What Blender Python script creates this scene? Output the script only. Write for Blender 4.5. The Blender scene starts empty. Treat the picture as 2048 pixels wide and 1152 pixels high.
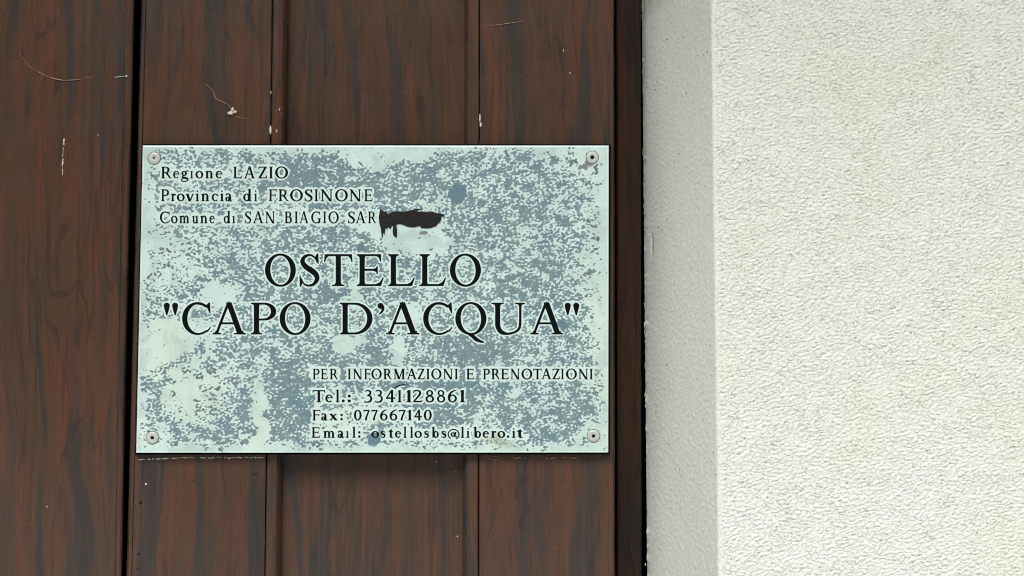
import bpy, math, random
import numpy as np
from mathutils import Vector, Matrix, noise as mnoise
from mathutils.geometry import delaunay_2d_cdt

random.seed(7)
C = bpy.context.scene.collection
R = math.radians

# ------------------------------------------------------------------ camera, sky, sun, exposure
F = 2290.0                       # focal length in photo pixels (2048 wide)
CAMZ = 1.50
PITCH, ROLL = R(3.1), R(-0.18)
cam = bpy.data.cameras.new('camera')
cam.sensor_width = 36.0
cam.lens = 36.0 * F / 2048.0
cam.clip_start = 0.01
cam.clip_end = 500.0
co = bpy.data.objects.new('camera', cam)
C.objects.link(co)
CROT = Matrix.Rotation(R(90) + PITCH, 3, 'X') @ Matrix.Rotation(ROLL, 3, 'Z')
co.rotation_euler = CROT.to_euler()
co.location = (0, 0, CAMZ)
bpy.context.scene.camera = co

SUN_EL, SUN_AZ = R(50), R(-12)    # azimuth measured from straight behind the camera towards the right
w = bpy.data.worlds.new('World')
bpy.context.scene.world = w
w.use_nodes = True
nt = w.node_tree
sky = nt.nodes.new('ShaderNodeTexSky')
sky.sky_type = 'NISHITA'
sky.sun_disc = False
sky.sun_elevation = SUN_EL
sky.sun_rotation = R(180) - SUN_AZ
sky.air_density = 1.0
sky.dust_density = 6.0
bg = nt.nodes['Background']
hs = nt.nodes.new('ShaderNodeHueSaturation')
hs.inputs['Saturation'].default_value = 0.35
nt.links.new(sky.outputs[0], hs.inputs['Color'])
nt.links.new(hs.outputs[0], bg.inputs[0])
bg.inputs[1].default_value = 0.12
sl = bpy.data.lights.new('sun', 'SUN')
sl.energy = 1.2
sl.angle = R(30)
sl.color = (0.98, 1.0, 0.97)
so = bpy.data.objects.new('sun', sl)
C.objects.link(so)
sd = Vector((math.sin(SUN_AZ) * math.cos(SUN_EL), -math.cos(SUN_AZ) * math.cos(SUN_EL), math.sin(SUN_EL)))
so.rotation_euler = sd.to_track_quat('Z', 'Y').to_euler()
so.location = (2, -4, 5)
vs = bpy.context.scene.view_settings
vs.view_transform = 'Standard'
vs.look = 'None'
vs.gamma = 1.0
vs.exposure = 0.50
vs.use_curve_mapping = False
bpy.context.scene.cycles.use_denoising = True
bpy.context.scene.cycles.pixel_filter_type = 'BLACKMAN_HARRIS'
bpy.context.scene.cycles.filter_width = 1.0

def at(px, py, Y):
    """point where the ray through photo pixel (px,py) meets the plane y=Y"""
    d = CROT @ Vector((px - 1024.0, 576.0 - py, -F))
    t = Y / d.y
    return Vector((d.x * t, Y, CAMZ + d.z * t))

# ------------------------------------------------------------------ object helpers
def tag(o, label=None, cat=None, group=None, kind=None):
    if label: o['label'] = label
    if cat: o['category'] = cat
    if group: o['group'] = group
    if kind: o['kind'] = kind
    return o

def empty(name, loc=(0, 0, 0)):
    o = bpy.data.objects.new(name, None)
    o.empty_display_size = 0.05
    C.objects.link(o)
    o.location = loc
    return o

def link(name, me, mat, parent=None, smooth=False, seed=0.0):
    if mat: me.materials.append(mat)
    o = bpy.data.objects.new(name, me)
    C.objects.link(o)
    if parent is not None:
        o.parent = parent
        o.matrix_parent_inverse = Matrix.Translation(-parent.location)
    if smooth:
        me.polygons.foreach_set('use_smooth', [True] * len(me.polygons))
    o['seed'] = float(seed)
    return o

def mesh(name, v, f, mat, parent=None, smooth=False, seed=0.0):
    me = bpy.data.meshes.new(name)
    me.from_pydata([tuple(p) for p in v], [], f)
    me.update()
    return link(name, me, mat, parent, smooth, seed)

def grid_mesh(name, P, mat, parent=None, attrs=None, flip=False):
    """P: (rows, cols, 3) array -> quad grid, attrs: {name: (rows, cols)}"""
    r, c, _ = P.shape
    me = bpy.data.meshes.new(name)
    nv = r * c
    me.vertices.add(nv)
    me.vertices.foreach_set('co', P.reshape(-1).astype(np.float32))
    idx = np.arange(nv).reshape(r, c)
    q = np.stack([idx[:-1, :-1], idx[:-1, 1:], idx[1:, 1:], idx[1:, :-1]], -1).reshape(-1, 4)
    if flip: q = q[:, ::-1]
    me.loops.add(q.size)
    me.loops.foreach_set('vertex_index', q.reshape(-1).astype(np.int32))
    me.polygons.add(len(q))
    me.polygons.foreach_set('loop_start', np.arange(0, q.size, 4, dtype=np.int32))
    me.polygons.foreach_set('loop_total', np.full(len(q), 4, dtype=np.int32))
    me.polygons.foreach_set('use_smooth', np.ones(len(q), dtype=bool))
    me.update()
    for k, a in (attrs or {}).items():
        at_ = me.attributes.new(k, 'FLOAT', 'POINT')
        at_.data.foreach_set('value', a.reshape(-1).astype(np.float32))
    return link(name, me, mat, parent)

def box(name, x0, x1, y0, y1, z0, z1, mat, parent=None, seed=0.0):
    v = [(x, y, z) for x in (x0, x1) for y in (y0, y1) for z in (z0, z1)]
    f = [(0, 1, 3, 2), (4, 6, 7, 5), (0, 4, 5, 1), (2, 3, 7, 6), (0, 2, 6, 4), (1, 5, 7, 3)]
    return mesh(name, v, f, mat, parent, seed=seed)

def tube(pts, rads, sides=6):
    v, f = [], []
    n = len(pts)
    for i, p in enumerate(pts):
        a, b = pts[max(0, i - 1)], pts[min(n - 1, i + 1)]
        t = (b - a).normalized()
        u = t.cross(Vector((0, 1, 0.01))).normalized()
        q = t.cross(u)
        for k in range(sides):
            an = 2 * math.pi * k / sides
            v.append(p + (u * math.cos(an) + q * math.sin(an)) * rads[i])
    for i in range(n - 1):
        for k in range(sides):
            k2 = (k + 1) % sides
            f.append((i * sides + k, i * sides + k2, (i + 1) * sides + k2, (i + 1) * sides + k))
    f.append(tuple(range(sides)))
    f.append(tuple(reversed(range((n - 1) * sides, n * sides))))
    return v, f

def blob(c, rx, ry, rz, sd):
    """small uneven lump"""
    v, f = [], []
    nu, nvv = 8, 5
    for j in range(nvv + 1):
        ph = math.pi * j / nvv
        for i in range(nu):
            th = 2 * math.pi * i / nu
            d = Vector((math.sin(ph) * math.cos(th), math.sin(ph) * math.sin(th), math.cos(ph)))
            k = 1 + 0.35 * mnoise.noise(d * 1.7 + Vector((sd * 3.1, sd, 0)))
            v.append(c + Vector((d.x * rx, d.y * ry, d.z * rz)) * k)
    for j in range(nvv):
        for i in range(nu):
            i2 = (i + 1) % nu
            f.append((j * nu + i, j * nu + i2, (j + 1) * nu + i2, (j + 1) * nu + i))
    return v, f

def merge(parts):
    V, Fc = [], []
    for v, f in parts:
        b = len(V)
        V += list(v)
        Fc += [tuple(i + b for i in q) for q in f]
    return V, Fc

# ------------------------------------------------------------------ node helpers
class NT:
    def __init__(s, name):
        s.m = bpy.data.materials.new(name)
        s.m.use_nodes = True
        s.t = s.m.node_tree
        s.b = s.t.nodes['Principled BSDF']
    def n(s, typ, **kw):
        x = s.t.nodes.new('ShaderNode' + typ)
        for k, v in kw.items():
            if k.startswith('i_'):
                x.inputs[k[2:].replace('_', ' ')].default_value = v
            else:
                setattr(x, k, v)
        return x
    def l(s, a, b):
        s.t.links.new(a, b)
    def val(s, v, sock):
        if isinstance(v, (int, float)): sock.default_value = v
        elif isinstance(v, tuple): sock.default_value = v
        else: s.l(v, sock)
    def math(s, op, a, b=0.0, clamp=False):
        x = s.n('Math', operation=op, use_clamp=clamp)
        s.val(a, x.inputs[0]); s.val(b, x.inputs[1])
        return x.outputs[0]
    def mix(s, fac, a, b, mode='MIX'):
        x = s.n('Mix', data_type='RGBA', blend_type=mode)
        s.val(fac, x.inputs[0]); s.val(a, x.inputs[6]); s.val(b, x.inputs[7])
        return x.outputs[2]
    def ramp(s, v, a, b, c=0.0, d=1.0):
        x = s.n('MapRange', interpolation_type='SMOOTHSTEP')
        s.val(v, x.inputs[0])
        x.inputs[1].default_value = a; x.inputs[2].default_value = b
        x.inputs[3].default_value = c; x.inputs[4].default_value = d
        return x.outputs[0]
    def noise(s, vec, scale, detail=2.0, rough=0.5, dist=0.0):
        x = s.n('TexNoise')
        s.l(vec, x.inputs['Vector'])
        x.inputs['Scale'].default_value = scale; x.inputs['Detail'].default_value = detail
        x.inputs['Roughness'].default_value = rough; x.inputs['Distortion'].default_value = dist
        return x.outputs['Fac']
    def pos(s, scale=(1, 1, 1), seeded=True, rot=(0, 0, 0)):
        g = s.n('NewGeometry')
        v = g.outputs['Position']
        if seeded:
            a = s.n('Attribute', attribute_type='OBJECT', attribute_name='seed')
            c = s.n('CombineXYZ'); s.l(a.outputs['Fac'], c.inputs[0]); s.l(a.outputs['Fac'], c.inputs[2])
            ad = s.n('VectorMath', operation='ADD'); s.l(v, ad.inputs[0]); s.l(c.outputs[0], ad.inputs[1])
            v = ad.outputs[0]
        mp = s.n('Mapping'); s.l(v, mp.inputs[0]); mp.inputs['Scale'].default_value = scale
        mp.inputs['Rotation'].default_value = rot
        return mp.outputs[0]
    def bump(s, h, dist, strength=1.0):
        x = s.n('Bump'); s.l(h, x.inputs['Height'])
        x.inputs['Distance'].default_value = dist; x.inputs['Strength'].default_value = strength
        s.l(x.outputs[0], s.b.inputs['Normal'])
        return x
    def set(s, **kw):
        for k, v in kw.items():
            s.val(v, s.b.inputs[k.replace('_', ' ')])
        return s.m

def rgb(r, g, b):
    def c(x):
        x /= 255.0
        return x / 12.92 if x <= 0.04045 else ((x + 0.055) / 1.055) ** 2.4
    return (c(r), c(g), c(b), 1)

def plain(name, col, rough=0.6, metal=0.0, spec=0.5):
    t = NT(name)
    n = t.noise(t.pos(seeded=False), 900, 2)
    c = t.mix(t.ramp(n, .3, .7), tuple(x * .85 for x in col[:3]) + (1,), col)
    return t.set(Base_Color=c, Roughness=rough, Metallic=metal, Specular_IOR_Level=spec)

# ---- varnished wood with long flame grain
def wood(name, dark=1.0, gloss=0.27, spec=.5):
    t = NT(name)
    k = dark
    c = lambda r, g, b: (r * k * 1.08, g * k * 1.08, b * k * 1.08, 1)
    p1 = t.pos((1, 1, .06))
    warp = t.noise(t.pos((1, 1, .22)), 20, 2)
    wv = t.n('CombineXYZ'); t.l(t.math('MULTIPLY', t.math('SUBTRACT', warp, .5), .045), wv.inputs[0])
    warp2 = t.noise(t.pos((1, 1, .65)), 26, 2, .55)
    wm = t.math('ADD', t.math('MULTIPLY', t.math('SUBTRACT', warp, .5), .040), t.math('MULTIPLY', t.math('SUBTRACT', warp2, .5), .013))
    t.l(wm, wv.inputs[0])
    ad = t.n('VectorMath', operation='ADD'); t.l(p1, ad.inputs[0]); t.l(wv.outputs[0], ad.inputs[1])
    broad = t.noise(ad.outputs[0], 78, 3, .55, .5)
    mid = t.noise(ad.outputs[0], 140, 3, .6, .4)
    fine = t.noise(t.pos((1, 1, .02)), 1100, 2, .6)
    veil = t.noise(t.pos((1, 1, .25)), 14, 2)
    base = t.mix(t.ramp(veil, .35, .65), c(.084, .042, .024), c(.076, .043, .028))
    red = t.ramp(mid, .47, .62)
    base = t.mix(t.math('MULTIPLY', red, .8), base, c(.112, .042, .024))
    grey = t.ramp(broad, .49, .62)
    base = t.mix(t.math('MULTIPLY', grey, .85), base, c(.037, .034, .033))
    thin = t.ramp(t.noise(ad.outputs[0], 300, 2, .5, .2), .58, .70)
    base = t.mix(t.math('MULTIPLY', thin, .5), base, c(.024, .022, .021))
    strk = t.noise(t.pos((1, 1, .025)), 420, 3, .6, .1)
    base = t.mix(t.ramp(strk, .52, .68, 0, .45), base, c(.026, .022, .021))
    base = t.mix(t.ramp(strk, .46, .34, 0, .30), base, c(.130, .056, .034))
    base = t.mix(t.ramp(fine, .35, .75, 0, .28), base, c(.036, .026, .021))
    pore = t.ramp(t.noise(t.pos((1, 1, .05)), 1500, 2, .5), .60, .70)
    base = t.mix(t.math('MULTIPLY', pore, .35), base, c(.022, .018, .016))
    vein = t.ramp(t.math('ABSOLUTE', t.math('SUBTRACT', t.noise(ad.outputs[0], 95, 1.5, .5, .3), .52)), .0, .016, 1, 0)
    base = t.mix(t.math('MULTIPLY', vein, .55), base, c(.022, .020, .020))
    bl = t.noise(t.pos((1, 1, 1)), 45, 3)
    t.l(t.ramp(bl, .3, .7, gloss - .015, gloss + .03), t.b.inputs['Roughness'])
    h = t.math('ADD', t.math('MULTIPLY', fine, .5), t.math('MULTIPLY', mid, .6))
    t.bump(h, .00012, .6)
    return t.set(Base_Color=base, Specular_IOR_Level=spec)

M_wood = wood('varnished_wood')
M_frame = wood('dark_frame_wood', .46, .5, .06)
M_back = plain('black_shadow_gap', (.0015, .0012, .001, 1), .9, 0, 0.0)  # near-black colour standing in for deep shade in the door gaps
M_pale = plain('pale_fleck', (.75, .70, .60, 1), .7)
M_silk = plain('tan_fibre', (.42, .25, .16, 1), .6)
M_faint = plain('faint_fibre', (.20, .10, .065, 1), .6)
M_black = plain('black_enamel', (.004, .005, .006, 1), .6, 0, .06)
t = NT('black_residue')
_n = t.noise(t.pos((.25, 1, 1), False, (0, .25, 0)), 900, 3)
t.bump(_n, .0002, .6)
M_tar = t.set(Base_Color=t.mix(t.ramp(_n, .45, .75), (.006, .006, .006, 1), (.024, .023, .021, 1)), Roughness=.5, Specular_IOR_Level=.3)
M_contact = plain('shadow_backing', (.004, .005, .004, 1), .8, 0, .08)

def plaster(name, tint, shade_amt):
    t = NT(name)
    den = t.n('Attribute', attribute_name='dense').outputs['Fac']
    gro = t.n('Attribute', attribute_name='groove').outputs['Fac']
    p = t.pos((1, 1, 1.5), False)
    f = t.noise(p, 520, 2, .5, 1.0)
    ln = t.ramp(t.math('ABSOLUTE', t.math('SUBTRACT', f, .5)), .0, .07, 1, 0)
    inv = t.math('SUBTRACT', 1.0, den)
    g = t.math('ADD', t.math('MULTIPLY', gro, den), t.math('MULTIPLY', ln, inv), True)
    big = t.noise(t.pos(seeded=False), 22, 4, .6)
    warm = t.ramp(big, .35, .68)
    col = t.mix(warm, tint, (tint[0] * .985, tint[1] * .975, tint[2] * .935, 1))
    shade_tint = t.mix(t.ramp(t.noise(t.pos(seeded=False), 130, 2), .4, .7), (.30, .31, .27, 1), (.38, .33, .21, 1))  # groove shade painted into the colour for missing occlusion; also browns the gouge
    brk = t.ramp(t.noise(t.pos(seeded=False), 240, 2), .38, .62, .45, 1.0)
    col = t.mix(t.math('MULTIPLY', t.math('MULTIPLY', g, shade_amt), brk), col, shade_tint)
    # pinholes
    vor = t.n('TexVoronoi', i_Scale=170.0); t.l(t.pos(seeded=False), vor.inputs['Vector'])
    hole = t.ramp(vor.outputs['Distance'], .05, .14, 1, 0)
    pick = t.ramp(vor.outputs['Color'], .86, .88)
    col = t.mix(t.math('MULTIPLY', t.math('MULTIPLY', hole, pick), .6), col, (.16, .13, .10, 1))
    h = t.math('SUBTRACT', t.math('MULTIPLY', t.noise(t.pos(seeded=False), 1500, 2), .25), t.math('MULTIPLY', t.math('MULTIPLY', ln, inv), 1.0))
    t.bump(h, .0004, .7)
    return t.set(Base_Color=col, Roughness=.92)

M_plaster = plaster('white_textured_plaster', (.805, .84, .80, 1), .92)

# ================================================================== SETTING
# ---- ground
t = NT('paving_concrete')
n1 = t.noise(t.pos(seeded=False), 3, 4); n2 = t.noise(t.pos(seeded=False), 120, 3)
gc = t.mix(t.ramp(n1, .3, .7), (.42, .41, .38, 1), (.50, .48, .45, 1))
gc = t.mix(t.ramp(n2, .4, .7, 0, .4), gc, (.20, .20, .19, 1))
t.bump(n2, .002)
tag(mesh('pavement', [(-60, -120, 0), (60, -120, 0), (60, 10, 0), (-60, 10, 0)], [(0, 1, 2, 3)],
         t.set(Base_Color=gc, Roughness=.85)), kind='structure')

# ---- unseen dark slope added behind the camera to darken the door's reflections
t = NT('added_hill_green')
hc = t.mix(t.ramp(t.noise(t.pos(seeded=False), .6, 5), .35, .65), (.035, .05, .022, 1), (.09, .10, .05, 1))
xs = np.linspace(-90, 90, 61); ys = np.linspace(-14, -100, 30)
HX, HY = np.meshgrid(xs, ys)
HP = np.zeros(HX.shape + (3,)); HP[..., 0] = HX; HP[..., 1] = HY
for i in range(HX.shape[0]):
    for j in range(HX.shape[1]):
        k = (-14 - HY[i, j]) / 86
        HP[i, j, 2] = -.05 + 62 * (k ** .8) * (1 + .15 * mnoise.noise(Vector((HX[i, j] * .03, HY[i, j] * .03, 0))))
tag(grid_mesh('added_hill', HP, t.set(Base_Color=hc, Roughness=.9)), kind='structure')

# ---- plaster wall: one continuous displaced sheet round the corner of the door reveal
YB = 0.7575          # far end of the plaster in the splayed reveal
XR = (1290.5 - 1024) / F * YB
YF = 0.670           # plane of the wall front
XF = (1431.5 - 1024) / F * YF
rng = np.random.default_rng(11)
TN = 1024; TS = 0.00040                     # tile of band-passed noise, 0.4 mm cells
def band(cx, cy, spread, seed, tilt=0.0):
    g = np.random.default_rng(seed).standard_normal((TN, TN))
    fy = np.fft.fftfreq(TN, TS)[:, None]; fx = np.fft.fftfreq(TN, TS)[None, :]
    ca, sa = math.cos(tilt), math.sin(tilt)
    u = (fx * ca + fy * sa) * cx; v = (-fx * sa + fy * ca) * cy
    r = np.sqrt(u * u + v * v)
    H = np.exp(-((r - 1.0) / spread) ** 2)
    o = np.fft.ifft2(np.fft.fft2(g) * H).real
    return o / o.std()
B1 = band(.0048, .0025, .50, 1, .2)       # wormy trowel marks, longer sideways
B2 = band(.0028, .0018, .50, 2, -.3)
B3 = band(.030, .020, .8, 3)
def samp(T, a, b):
    """bilinear periodic sampling: a, b in metres, arrays"""
    a = a / TS; b = b / TS
    i = np.floor(b).astype(int); j = np.floor(a).astype(int)
    fb = b - i; fa = a - j
    i0, i1, j0, j1 = i % TN, (i + 1) % TN, j % TN, (j + 1) % TN
    return (T[i0, j0] * (1 - fa) + T[i0, j1] * fa) * (1 - fb) + (T[i1, j0] * (1 - fa) + T[i1, j1] * fa) * fb

zc = CAMZ + 0.03
zd = np.arange(-.20, .2001, .00042)
zlo = np.array([-1.54, -1.2, -.9, -.6, -.4, -.3, -.24, -.21]); zhi = np.array([.21, .24, .3, .4, .6, .8, 1.2, 1.7])
Z = np.concatenate([zlo, zd, zhi]) + zc
Z = np.maximum(Z, 0.0)
# path s: from the far end of the reveal to the corner, round it, along the front
rad = 0.0022
LR = math.hypot(XF - XR, YB - YF)
tx, ty = (XF - XR) / LR, (YF - YB) / LR          # direction along the reveal towards the corner
rnx, rny = ty, -tx                               # its outward normal (towards the opening)
s_rev = np.arange(0, LR - rad, .0005)
n_c = 9
s_fr = np.concatenate([np.arange(rad, .200, .00042), np.array([.21, .24, .3, .37, .5, .8, 1.3, 2.3])])
pathx, pathy, nx, ny, arc_s = [], [], [], [], []
for s in s_rev:
    pathx.append(XR + tx * s); pathy.append(YB + ty * s); nx.append(rnx); ny.append(rny); arc_s.append(-LR + s)
A0 = (XF - tx * rad, YF - ty * rad); A1 = (XF, YF); A2 = (XF + rad, YF)
for i in range(n_c):
    u = (i + .5) / n_c
    pathx.append(A0[0] * (1 - u) ** 2 + 2 * A1[0] * u * (1 - u) + A2[0] * u * u)
    pathy.append(A0[1] * (1 - u) ** 2 + 2 * A1[1] * u * (1 - u) + A2[1] * u * u)
    q = Vector((rnx * (1 - u), rny * (1 - u) - u)).normalized()
    nx.append(q.x); ny.append(q.y); arc_s.append(-rad + u * 2 * rad)
for s in s_fr:
    pathx.append(XF + s); pathy.append(YF); nx.append(0); ny.append(-1); arc_s.append(s)
px_, py_, nx_, ny_, as_ = map(lambda q: np.array(q, float), (pathx, pathy, nx, ny, arc_s))
S2, Z2 = np.meshgrid(as_, Z)
onfront = np.clip((as_ + .001) / .004, 0, 1)[None, :]
dens = np.clip((.198 - S2) / .01, 0, 1) * np.clip((.198 - np.abs(Z2 - zc)) / .01, 0, 1)
f1 = samp(B1, S2 + .011 * 0, Z2); f2 = samp(B2, S2, Z2); f3 = samp(B3, S2, Z2)
# reveal: rubbed in the other direction, finer
g1 = .75 * samp(B2, Z2 * .70, S2 * .45) + .66 * samp(B1, Z2 * .95 + .2, S2 * .42); g3 = samp(B3, Z2, S2)
den_m = np.clip(.88 + .06 * samp(B3, S2 * .8 + .1, Z2 * .8) + .05 * f3, .6, 1.2)
ridge_f = (np.exp(-(f1 / .26) ** 2) * .85 * den_m + np.exp(-(f2 / .22) ** 2) * .42)
pit_f = np.clip(f2 * f1 - 1.3, 0, 2)
ridge_r = np.exp(-(g1 / .26) ** 2) * .30 + np.clip(g1 - 1.6, 0, 2) * 1.0
ridge = ridge_f * onfront + ridge_r * (1 - onfront)
disp = (-.00066 * ridge_f - .0003 * pit_f + .00008 * f3 + .00012 * f1 + .00009 * f2) * onfront + (-.00042 * ridge_r + .00002 * g3 + .00007 * g1) * (1 - onfront)
disp *= dens * (1 - np.exp(-((S2 + LR) / .002)))
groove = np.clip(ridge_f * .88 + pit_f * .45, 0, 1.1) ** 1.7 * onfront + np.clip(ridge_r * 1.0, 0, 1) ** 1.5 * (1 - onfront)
# ragged far end of the reveal plaster
endk = np.exp(-((S2 + LR) / .0018))
jag = samp(B1, Z2 * .45 + .05, Z2 * 0 + .01) * .00040 + samp(B2, Z2 * .5, Z2 * 0 + .1) * .00030
# the gouge near the far end of the reveal, at photo (1305,487)
gz = at(1305, 487, .73).z
kk = (1305 - 1024.0) / F
g_s = -LR + (kk * YB - XR) / (tx - kk * ty)
gouge = np.exp(-(((S2 - g_s) / .0016) ** 2)) * np.exp(-(((Z2 - gz) / .0075) ** 4))
disp -= .0010 * gouge
P = np.zeros(S2.shape + (3,))
P[..., 0] = px_[None, :] + nx_[None, :] * disp
P[..., 1] = py_[None, :] + ny_[None, :] * disp + jag * endk * 1.0
P[..., 2] = Z2
P[..., 0] += -endk * (.0002 + np.abs(jag) * .4)      # crusty lip into the gap
wall = empty('plaster_wall', (XR, YF, 0))
tag(wall, 'white rough textured plaster wall with grey reveal, right of the wooden door', 'wall')
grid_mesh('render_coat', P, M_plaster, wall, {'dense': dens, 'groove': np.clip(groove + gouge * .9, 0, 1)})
cv_ = [(XR + .005, YB + .002), (XF + .004, YF + .005), (2.4, YF + .005), (2.4, YB + .2), (XR + .005, YB + .2)]
mesh('wall_core', [(x, y, z) for z in (0, 3.2) for x, y in cv_], [(4, 3, 2, 1, 0), (5, 6, 7, 8, 9)] + [(i, (i + 1) % 5, (i + 1) % 5 + 5, i + 5) for i in range(5)], M_plaster, wall)
# crumbs of plaster clinging in the gap
cr = []
for k in range(9):
    y0 = random.uniform(-20, 1160)
    for i in range(random.randint(1, 5)):
        y = y0 + random.uniform(-26, 26)
        p = at(random.uniform(1286.2, 1289) + 2.0 * y / 1152, y, YB - .003)
        sz = random.uniform(.00025, .0005)
        cr.append(blob(p + Vector((.0003, 0, 0)), sz, sz, sz * random.uniform(1, 4), i + k * 7))
v, f = merge(cr)
tag(mesh('plaster_crumb', v, f, M_plaster, wall, True), kind='stuff')

box('gap_shade', XR - .006, XR + .0045, YB + .004, YB + .012, .01, 2.29, M_back, wall)  # black strip added behind the gap to paint its shade
# other side of the opening and lintel, outside the frame; unseen porch roof added for its shade
XL = -1.15
far = tag(box('plaster_wall', -3.4, XL, YF, YB + .2, 0, 3.2, M_plaster), 'white plaster wall on the far left side of the doorway', 'wall')
lin = tag(box('lintel', XL, XR + .003, YF + .0005, YB + .2, 2.30, 3.2, M_plaster), 'white plaster lintel above the double door', 'lintel')
t = NT('shade_roof_brown')
roof = tag(box('shade_roof', -3.4, 2.4, -.15, YF - .002, 2.75, 2.87, t.set(Base_Color=(.30, .26, .21, 1), Roughness=.8)),
           'unseen flat roof added over the doorway for its shade', 'roof')

# ================================================================== DOOR
ZB, ZT = 0.02, 2.28
def edge(xt, xb, Y):
    """world X as a function of z for a board edge that runs from photo (xt, 0) to (xb, 1152)"""
    a, b = at(xt, 0, Y), at(xb, 1152, Y)
    return lambda z: a.x + (b.x - a.x) * (z - a.z) / (b.z - a.z)

zdoor = np.concatenate([np.linspace(ZB, 1.25, 12)[:-1], np.linspace(1.25, 1.80, 111), np.linspace(1.80, ZT, 8)[1:]])
def sweep(name, prof, mat, parent, seed, back=.062, wob=.00012, label=None, z0=None, z1=None, smooth=True):
    """prof: list of (x_top_px, x_bottom_px, Y). Swept vertically, closed behind."""
    zz = [z for z in zdoor if (z0 is None or z >= z0) and (z1 is None or z <= z1)]
    E_ = [edge(a, b, Y) for a, b, Y in prof]
    yb = max(p[2] for p in prof) + back
    v, f = [], []
    m = len(prof) + 2
    for z in zz:
        row = []
        for i, (a, b, Y) in enumerate(prof):
            x = E_[i](z)
            k = 1.0 if i in (0, len(prof) - 1) else 0.0
            x += k * wob * mnoise.noise(Vector((seed * 7 + (0 if i < len(prof) / 2 else 9), z * 60, 0))) * 2
            y = Y
            row.append((x, y, z))
        row.append((row[-1][0], yb, z)); row.append((row[0][0], yb, z))
        v += row
    for j in range(len(zz) - 1):
        for i in range(m):
            i2 = (i + 1) % m
            f.append((j * m + i, j * m + i2, (j + 1) * m + i2, (j + 1) * m + i))
    f.append(tuple(reversed(range(m)))); f.append(tuple(range((len(zz) - 1) * m, len(zz) * m)))
    o = mesh(name, v, f, mat, parent, False, seed)
    if smooth:
        me = o.data
        me.polygons.foreach_set('use_smooth', [True] * len(me.polygons))
        me.set_sharp_from_angle(angle=R(35))
    if label: o['label'] = label
    return o

YD = .730
D2 = .0120          # depth of the sunk panel
right = empty('door_leaf', (at(740, 576, YD).x, YD, ZB))
tag(right, 'brown wooden door leaf behind the metal plaque, with a sunk central plank between rounded beads', 'door', 'leaves of the wooden double door')
left = empty('door_leaf', (at(100, 576, YD).x, YD, ZB))
tag(left, 'flat brown wooden door leaf left of the black gap, with long dark grain', 'door', 'leaves of the wooden double door')

# left leaf: wide flat board with a chamfered meeting edge, further planks out of frame
sweep('plank', [(-150, -160, YD), (249.5, 229, YD), (251.2, 230.4, YD + .0004), (252.5, 231.6, YD + .0001), (262, 238.5, YD + .0004), (266, 241.3, YD + .0012), (267, 242, YD + .0024)], M_wood, left, 1.3, .0022)
box('core', at(-150, 576, YD).x, at(215, 576, YD).x, YD + .006, YD + .066, ZB, ZT, M_back, left)  # black body under the plank, painting the gap's shade
def bead_left(x0, x1, xt0, xt1, n=9):
    """quarter round falling to the right into the sunk panel"""
    pr = [(x0, x1, YD + .003), (x0 + .8, x1 + .8, YD + .0006), (x0 + 2.5, x1 + 2.5, YD)]
    a0, a1 = x0 + 12, x1 + 12
    for i in range(n):
        a = i / (n - 1) * math.pi / 2
        pr.append((a0 + (xt0 - a0) * math.sin(a), a1 + (xt1 - a1) * math.sin(a), YD + D2 * (1 - math.cos(a))))
    return pr
sweep('bead', [(-186, -196, YD + D2 + .001)] + [(-180 - 0 + 28 * math.sin(a), -190 + 28 * math.sin(a), YD + D2 * (1 - math.sin(a))) for a in (.3, .7, 1.1, 1.5)], M_wood, left, 2.2)
sweep('panel', [(-520, -535, YD + D2 + .0005), (-184, -194, YD + D2 + .0005)], M_wood, left, 3.7, .012)
sweep('plank', [(-800, -815, YD), (-522, -537, YD)], M_wood, left, 4.9)
sweep('panel', [(-1140, -1155, YD + D2), (-802, -817, YD + D2)], M_wood, left, 6.1, .012)
sweep('plank', [(-1460, -1470, YD), (-1142, -1157, YD)], M_wood, left, 7.7)
sweep('plank', [(-2000, -2010, YD), (-1462, -1472, YD)], M_wood, left, 8.8)
sweep('plank', [(-2550, -2560, YD), (-2002, -2012, YD)], M_wood, left, 9.3)

# right leaf
sweep('plank', [(282.6, 252.6, YD + .006), (283.4, 253.6, YD + .0026), (286.5, 257.5, YD + .0007), (291, 262.5, YD + .0003), (292.2, 263.6, YD + .0008), (293.4, 264.8, YD),
                (541.5, 526.2, YD), (543.5, 528.3, YD + .0004), (544.6, 529.2, YD + .003)], M_wood, right, 12.4)
sweep('bead', bead_left(545.8, 530.3, 576, 561), M_wood, right, 14.1, .012)
sweep('panel', [(570, 555, YD + D2 + .0004), (934, 930, YD + D2 + .0004)], M_wood, right, 16.3, .015)
pr = [(926.5 + 15 * math.sin(a * math.pi / 2), 921 + 15 * math.sin(a * math.pi / 2), YD + D2 * (1 - math.sin(a * math.pi / 2)) if False else YD + D2 * math.cos(a * math.pi / 2)) for a in [i / 8 for i in range(9)]]
pr = [(929 + 14 * (1 - math.cos(a * math.pi / 2)), 924 + 14 * (1 - math.cos(a * math.pi / 2)), YD + D2 * (1 - math.sin(a * math.pi / 2))) for a in [i / 8 for i in range(9)]]
pr += [(956.6, 954.6, YD), (958, 956, YD + .0006), (958.6, 956.6, YD + .003)]
sweep('bead', pr, M_wood, right, 17.2, .012)
sweep('plank', [(959.6, 957.8, YD + .003), (960.3, 958.5, YD + .0004), (962, 960, YD), (1214, 1215, YD), (1216, 1217, YD + .0005), (1217.5, 1218.2, YD + .0003),
                (1225, 1226.5, YD + .0012), (1228.4, 1230, YD + .004)], M_wood, right, 19.5)
# rebate strip closing the gap between the leaves from behind, black for its shade
sweep('rebate', [(205, 185, YD + .070), (300, 280, YD + .070)], M_back, left, 21.0, .01)

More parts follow.
